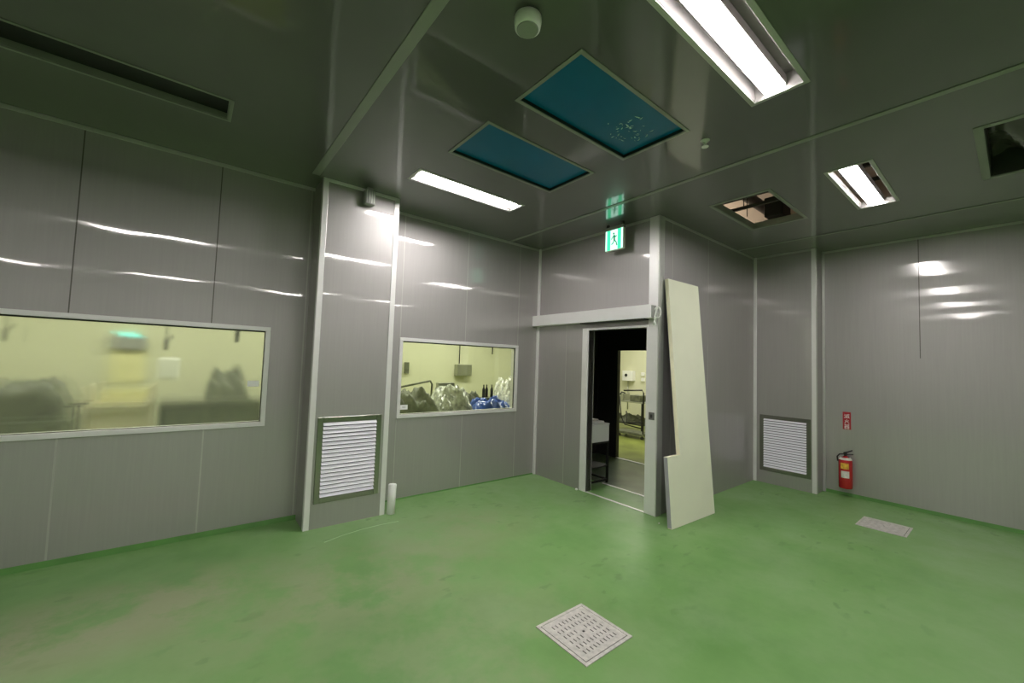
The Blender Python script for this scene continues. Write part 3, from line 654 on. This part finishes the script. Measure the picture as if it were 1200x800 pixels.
# ------------------------------------------------------------------ workroom behind the glass
struct(MB().box((XW, 4.2, 0), (9.2, 4.3, 3.4), M['room_wall']), 'wall_workroom_back')
struct(MB().box((9.0, -2.0, 0), (9.1, 4.2, 3.4), M['room_wall']), 'wall_workroom_far')
struct(MB().box((XW-.1, .1, 0), (XW, 4.2, 3.4), M['room_wall']), 'wall_workroom_end')
struct(MB().box((VX+.08, -2.05, 0), (9.0, -1.95, 3.4), M['room_wall']), 'wall_workroom_near')
w = MB().box((XW, .10, 0), (X1+.1, .105, W2[2]), M['room_wall']); w.box((XW, .10, W1[3]), (X1+.1, .105, 3.4), M['room_wall'])
struct(w, 'wall_workroom_window')
struct(MB().box((XW, .1, 3.35), (9.1, 4.3, 3.4), M['room_wall']).box((VX+.08, -2.0, 3.35), (9.1, .1, 3.4), M['room_wall']), 'ceiling.002')
struct(MB().box((XW, .10, 0), (2.8, 4.2, .004), M['room_floor']).box((2.8, VY+.08, 0), (VX+.08, 4.2, .004), M['room_floor']).box((VX+.08, -1.95, 0), (9, 4.2, .004), M['room_floor']), 'floor.002')
# long bench behind the shorter window and its load
def bench(name, label, x0, x1, y0, y1, z, top='steel_obj', leg='steel_obj', nl=2):
    c = thing(name, label, 'table', ((x0+x1)/2, (y0+y1)/2, 0)); b = (-(x0+x1)/2, -(y0+y1)/2, 0)
    MB().box((x0, y0, z-.03), (x1, y1, z), M[top], bev=.004).build('tabletop', c, loc=b)
    for i in range(nl):
        xx = x0+.03+(x1-x0-.09)*i/(nl-1)
        for y in (y0+.02, y1-.05): MB().box((xx, y, .004), (xx+.035, y+.035, z-.03), M[leg], bev=.003).build('leg', c, loc=b)
    MB().box((x0+.04, y0+.03, .22), (x1-.04, y1-.03, .24), M[leg]).build('shelf', c, loc=b)
bench('work_table', 'long steel work table behind the shorter window, piled with wrapped equipment', .75, 3.75, 1.15, 2.05, .80, nl=3)
tag(MB().mound(.95, 1.80, 1.25, 1.95, .804, .33, M['machine'], 2, rough=.24).build('covered_machine'), 'dark green covered machine heap at the near end of the bench behind the shorter window', 'machine')
tag(MB().mound(1.82, 2.50, 1.35, 1.9, .804, .42, M['clear_wrap'], 4, rough=.22).build('wrapped_equipment'), 'equipment under crumpled grey plastic in the middle of the bench', 'equipment')
tag(MB().mound(2.52, 3.26, 1.2, 1.62, .804, .20, M['blue_bag'], 5, rough=.3).build('plastic_bag'), 'shiny blue plastic bag at the front of the bench behind the shorter window', 'bag')
tag(MB().mound(3.28, 3.72, 1.35, 2.0, .804, .58, M['white_wrap'], 6, rough=.26).build('wrapped_bundle'), 'tall crinkled whitish plastic bundle at the far end of the bench', 'bundle')
tag(MB().mound(2.52, 2.90, 1.66, 2.02, .804, .30, M['machine'], 8, rough=.25).build('covered_machine'), 'low dark heap behind the blue plastic bag', 'machine')
a = MB(); a.path([(1.15, 2.03, 1.13), (1.55, 2.03, 1.21), (1.98, 2.03, 1.29)], .018, M['machine'], n=8); a.path([(1.98, 2.03, 1.29), (2.02, 2.03, 1.23), (2.0, 2.03, .805)], .016, M['machine']); a.path([(1.2, 2.03, 1.13), (1.2, 2.03, .805)], .014, M['machine'])
tag(a.build('swing_boom'), 'slanting thin green boom above the covered heap', 'boom')
for k, (x, y) in enumerate([(2.97, 1.75), (3.06, 1.78), (3.16, 1.75)]):
    tag(MB().lathe([(.026, 0), (.028, .01), (.028, .15), (.012, .19), (.012, .24)], M['gasket'], n=14).build('bottle', None, loc=(x, y, .804+.19)), 'dark bottle among the heaps near the whitish bundle', 'bottle', 'dark bottles on the bench')
tag(MB().box((2.10, 1.95, .804), (2.45, 2.04, 1.26), M['steel_obj'], bev=.01).build('metal_tray'), 'grey metal tray edge standing behind the grey wrapped equipment', 'tray')
t = thing('wall_cabinet', 'square grey cabinet on the cream wall seen through the shorter window', 'cabinet', (3.97, 4.2, 1.30))
MB().box((-.22, -.16, 0), (.20, 0, .285), M['steel_obj'], bev=.006).build('cabinet_body', t, loc=(0, 0, 0))
MB().box((-.205, -.168, .015), (.185, -.16, .27), M['steel_obj'], bev=.003).build('cabinet_door', t, loc=(0, 0, 0))
tag(MB().box((2.42, 4.12, 1.34), (2.51, 4.2, 1.60), M['machine'], bev=.006).build('wall_box'), 'narrow dark box on the cream wall at the left side of the shorter window', 'box')
tag(MB().path([(3.84, 4.12, 1.60), (3.84, 4.12, 2.2), (3.85, 4.12, 3.35)], .012, M['black']).build('cable'), 'black cable running up from the grey wall cabinet', 'cable')
tag(MB().path([(4.80, 4.05, 1.88), (4.80, 4.05, 2.6), (4.80, 4.05, 3.35)], .014, M['black']).build('cable'), 'short black cable end hanging right of the grey wall cabinet', 'cable')
tag(MB().box((2.92, 1.66, .804), (3.24, 1.9, .994), M['machine'], bev=.01).build('dark_crate'), 'dark crate carrying the bottles behind the blue plastic bag', 'crate')
# behind the long hazy window
bench('work_table', 'long dim steel bench behind the fogged window, near its sticker', -1.78, -.10, 2.6, 3.4, .98, top='steel_obj', leg='machine', nl=2)
bench('work_table', 'dim bench at the left behind the fogged window', -5.0, -2.9, 2.6, 3.4, .95, top='machine', leg='machine')
tag(MB().mound(-3.15, -2.45, 1.7, 2.3, .9, .42, M['machine'], 11, rough=.12).build('covered_machine'), 'dark rounded machine dimly seen behind the fogged window', 'machine')
for (xa, xb, zt, lb) in ((-1.70, -.18, .93, 'olive cupboard under the dim bench near the sticker end of the fogged window'), (-4.9, -3.3, .90, 'olive cupboard under the dim bench at the far left behind the fogged window')):
    c = thing('cupboard', lb, 'cupboard', ((xa+xb)/2, 3.0, 0)); h_ = (xb-xa)/2
    MB().box((-h_, -.30, .245), (h_, .28, zt), M['machine'], bev=.01).build('cupboard_body', c, loc=(0, 0, 0))
    for k in (0, 1): MB().box((-h_+.02+k*h_, -.318, .27), (-.02+k*h_, -.30, zt-.03), M['machine'], bev=.004).build('door', c, loc=(0, 0, 0))
tag(MB().box((-3.2, 1.65, .004), (-2.42, 2.35, .896), M['machine'], bev=.02).build('storage_chest'), 'dark green chest under the rounded machine behind the fogged glass', 'chest')
t = thing('pale_rack', 'pale beige rack with two boards behind the fogged window', 'rack', (-2.16, 3.2, 0))
for x in (-.33, .30): MB().box((x, -.2, .004), (x+.04, .2, 1.18), M['pale_obj'], bev=.004).build('upright', t, loc=(0, 0, 0))
for z in (.42, .92): MB().box((-.29, -.22, z), (.30, .2, z+.03), M['pale_obj'], bev=.003).build('shelf', t, loc=(0, 0, 0))
MB().box((-.28, -.17, .45), (.29, -.15, .88), M['pale_obj']).build('board', t, loc=(0, 0, 0))
MB().box((-.20, -.12, .95), (.26, .1, 1.13), M['yellow_obj'], bev=.01).build('bin', t, loc=(0, 0, 0))
tag(MB().box((-2.42, 4.17, 1.14), (-2.02, 4.2, 1.66), M['yellow_obj'], bev=.004).build('yellow_board'), 'yellow board on the wall below the cyan lamp', 'board')
t = thing('insect_lamp', 'grey wall unit with a glowing cyan tube behind the fogged window', 'lamp', (-2.22, 4.2, 1.68))
MB().box((-.20, -.12, 0), (.20, 0, .20), M['grey_plastic'], bev=.008).build('lamp_case', t, loc=(0, 0, 0))
MB().cyl((-.13, -.06, .225), (.13, -.06, .225), .016, M['cyan']).build('cyan_tube', t, loc=(0, 0, 0))
for x in (-.15, .13): MB().box((x, -.08, .20), (x+.02, -.04, .245), M['black']).build('tube_holder', t, loc=(0, 0, 0))
for x, y, z0, lab in ((-1.72, 2.6, 1.68, 'black air tool hanging above the bench left of the fogged window centre'), (-1.03, 1.2, 1.80, 'black tool hanging on a hose near the sticker end of the fogged window'), (-3.2, 2.9, 1.72, 'thin dark hook hanging over the dim left bench')):
    t = thing('hanging_tool', lab, 'tool', (x, y, z0))
    MB().path([(0, 0, .12), (.006, 0, .5), (0, 0, 3.35-z0)], .008, M['black']).build('hose', t, loc=(0, 0, 0))
    tl = MB().cyl((0, 0, 0), (0, 0, .14), .018, M['black'], r2=.024, n=12); tl.path([(0, 0, .13), (.05, 0, .17), (.075, 0, .21)], .011, M['black']); tl.build('tool_body', t, loc=(0, 0, 0))
tag(MB().box((-1.80, 2.9, 1.27), (-1.56, 2.96, 1.57), M['white_plastic'], bev=.02).build('hanging_bag'), 'whitish bag hung behind the fogged window beside the hanging tool', 'bag')
tag(MB().mound(-1.25, -.72, 2.7, 3.3, .984, .42, M['machine'], 14, rough=.22).build('covered_machine'), 'blurred dark heap on the bench near the sticker end of the fogged window', 'machine')
t = thing('tripod_stand', 'thin black stand behind the fogged window beside the pale rack', 'stand', (-2.30, 1.25, 0))
MB().cyl((0, 0, .30), (0, 0, 1.10), .008, M['black'], n=10).build('pole', t, loc=(0, 0, 0))
MB().box((-.07, -.02, 1.10), (.07, .02, 1.118), M['black'], bev=.003).build('crossbar', t, loc=(0, 0, 0))
for a_ in (0, 2.1, 4.2): MB().path([(0, 0, .32), (.22*math.cos(a_), .22*math.sin(a_), .008)], .008, M['black']).build('leg', t, loc=(0, 0, 0))
# seen through the far door
t = thing('control_box', 'white control box with a dark dial on the far cream wall', 'control box', (9.0, 2.70, 1.25))
MB().box((-.18, -.17, 0), (0, .17, .30), M['white_plastic'], bev=.01).build('box_body', t, loc=(0, 0, 0))
MB().cyl((-.18, .03, .17), (-.195, .03, .17), .045, M['gauge']).build('dial', t, loc=(0, 0, 0))
MB().cyl((-.05, .05, 0), (-.05, .05, -.85), .014, M['steel_obj'], n=10).build('conduit', t, loc=(0, 0, 0))
for z, nm, lb in ((1.42, 'wall_socket', 'white socket on the far cream wall, upper of two'), (1.26, 'wall_socket', 'white socket on the far cream wall, lower of two')):
    tag(MB().box((8.94, 2.20, z), (9.0, 2.30, z+.10), M['white_plastic'], bev=.006).build(nm), lb, 'socket')
bench('work_table', 'steel table with dark frame seen through the far door', 7.3, 8.0, 1.15, 2.75, .80, top='steel_obj', leg='black')
t = thing('tube_frame_cart', 'bent tube cart in front of the steel table beyond the far door', 'cart', (6.75, 1.0, 0))
fr = MB(); pts = [(0, .30, 1.10), (.0, -.20, 1.14), (0, -.24, 1.08), (0, -.24, .10)]
fr.path(pts, .018, M['black']); fr.path([(0, .22, .62), (0, .20, .34), (0, -.22, .40)], .016, M['black']); fr.path([(0, .42, .95), (0, .36, .46), (0, .26, .30), (0, -.22, .26)], .014, M['black'])
fr.path([(0, .26, 1.04), (0, .36, 1.06), (0, .40, 1.0)], .014, M['black']); fr.build('tube_frame', t, loc=(0, 0, 0))
MB().box((-.02, -.26, .08), (.36, .50, .14), M['machine'], bev=.01).build('deck', t, loc=(0, 0, 0))
for x, y in ((.02, -.2), (.30, -.2), (.02, .42), (.30, .42)): MB().cyl((x-.015, y, .04), (x+.015, y, .04), .035, M['black'], n=16).build('wheel', t, loc=(0, 0, 0))
tag(MB().box((7.35, 1.75, .804), (7.65, 2.05, .98), M['steel_obj'], bev=.008).build('metal_box'), 'grey metal box on the steel table beyond the far door', 'box')
tag(MB().box((7.35, 1.25, .804), (7.65, 1.55, .96), M['machine'], bev=.008).build('dark_box'), 'dark box on the steel table beyond the far door', 'box')
tag(MB().mound(7.42, 7.9, 1.3, 2.6, .244, .16, M['machine'], 21, rough=.5).build('covered_machine'), 'dark tangle on the lower shelf of the table beyond the far door', 'heap')

# ------------------------------------------------------------------ lights of the rooms behind, and an added fill in the void
def area(name, loc, sx, sy, power, colr):
    l = bpy.data.lights.new(name, 'AREA'); l.shape = 'RECTANGLE'; l.size = sx; l.size_y = sy; l.energy = power; l.color = colr
    o = bpy.data.objects.new(name, l); col.objects.link(o); o.location = loc; return o
WC = (1, .98, .86)
for x, pw_ in ((-5.0, 50), (-2.2, 52), (.6, 60), (3.4, 66)): area('workroom_lamp', (x, 2.4, 3.3), 1.8, .5, pw_, WC)
area('workroom_lamp', (7.2, 1.2, 3.3), 1.8, 1.2, 80, WC)
pl_ = bpy.data.lights.new('void_fill', 'POINT'); pl_.energy = 62; pl_.color = (1, .88, .76); pl_.shadow_soft_size = .15  # added fill light to brighten the slab above the hatch, no fixture there
po = bpy.data.objects.new('void_fill', pl_); col.objects.link(po); po.location = (5.3, -.7, 3.95)

# ------------------------------------------------------------------ camera
import mathutils
yaw, pit, rol, fpx = .8989, .0530, .0343, 474.1
Fv = Vector((math.cos(pit)*math.cos(yaw), math.cos(pit)*math.sin(yaw), math.sin(pit)))
R0 = Fv.cross(Vector((0, 0, 1))).normalized(); U0 = R0.cross(Fv)
Rv = math.cos(rol)*R0+math.sin(rol)*U0; Uv = -math.sin(rol)*R0+math.cos(rol)*U0
cam = bpy.data.cameras.new('camera'); co = bpy.data.objects.new('camera', cam); col.objects.link(co)
mw = Matrix((Rv, Uv, -Fv)).transposed().to_4x4(); mw.translation = Vector((-1.4679, -4.6474, 1.6659)); co.matrix_world = mw
cam.sensor_width = 36; cam.lens = fpx/1200*36; cam.clip_start = .05
sc = bpy.context.scene; sc.camera = co
wd = bpy.data.worlds.new('world'); sc.world = wd; wd.use_nodes = True
wd.node_tree.nodes['Background'].inputs[0].default_value = (0, 0, 0, 1)
sc.view_settings.view_transform = 'Standard'; sc.view_settings.look = 'None'; sc.view_settings.gamma = 1; sc.view_settings.use_curve_mapping = False
sc.view_settings.exposure = .13
sc.cycles.use_denoising = True
sc.cycles.max_bounces = 14; sc.cycles.diffuse_bounces = 6; sc.cycles.glossy_bounces = 8; sc.cycles.transmission_bounces = 8; sc.cycles.transparent_max_bounces = 8
sc.cycles.sample_clamp_indirect = 6
sc.cycles.caustics_reflective = True
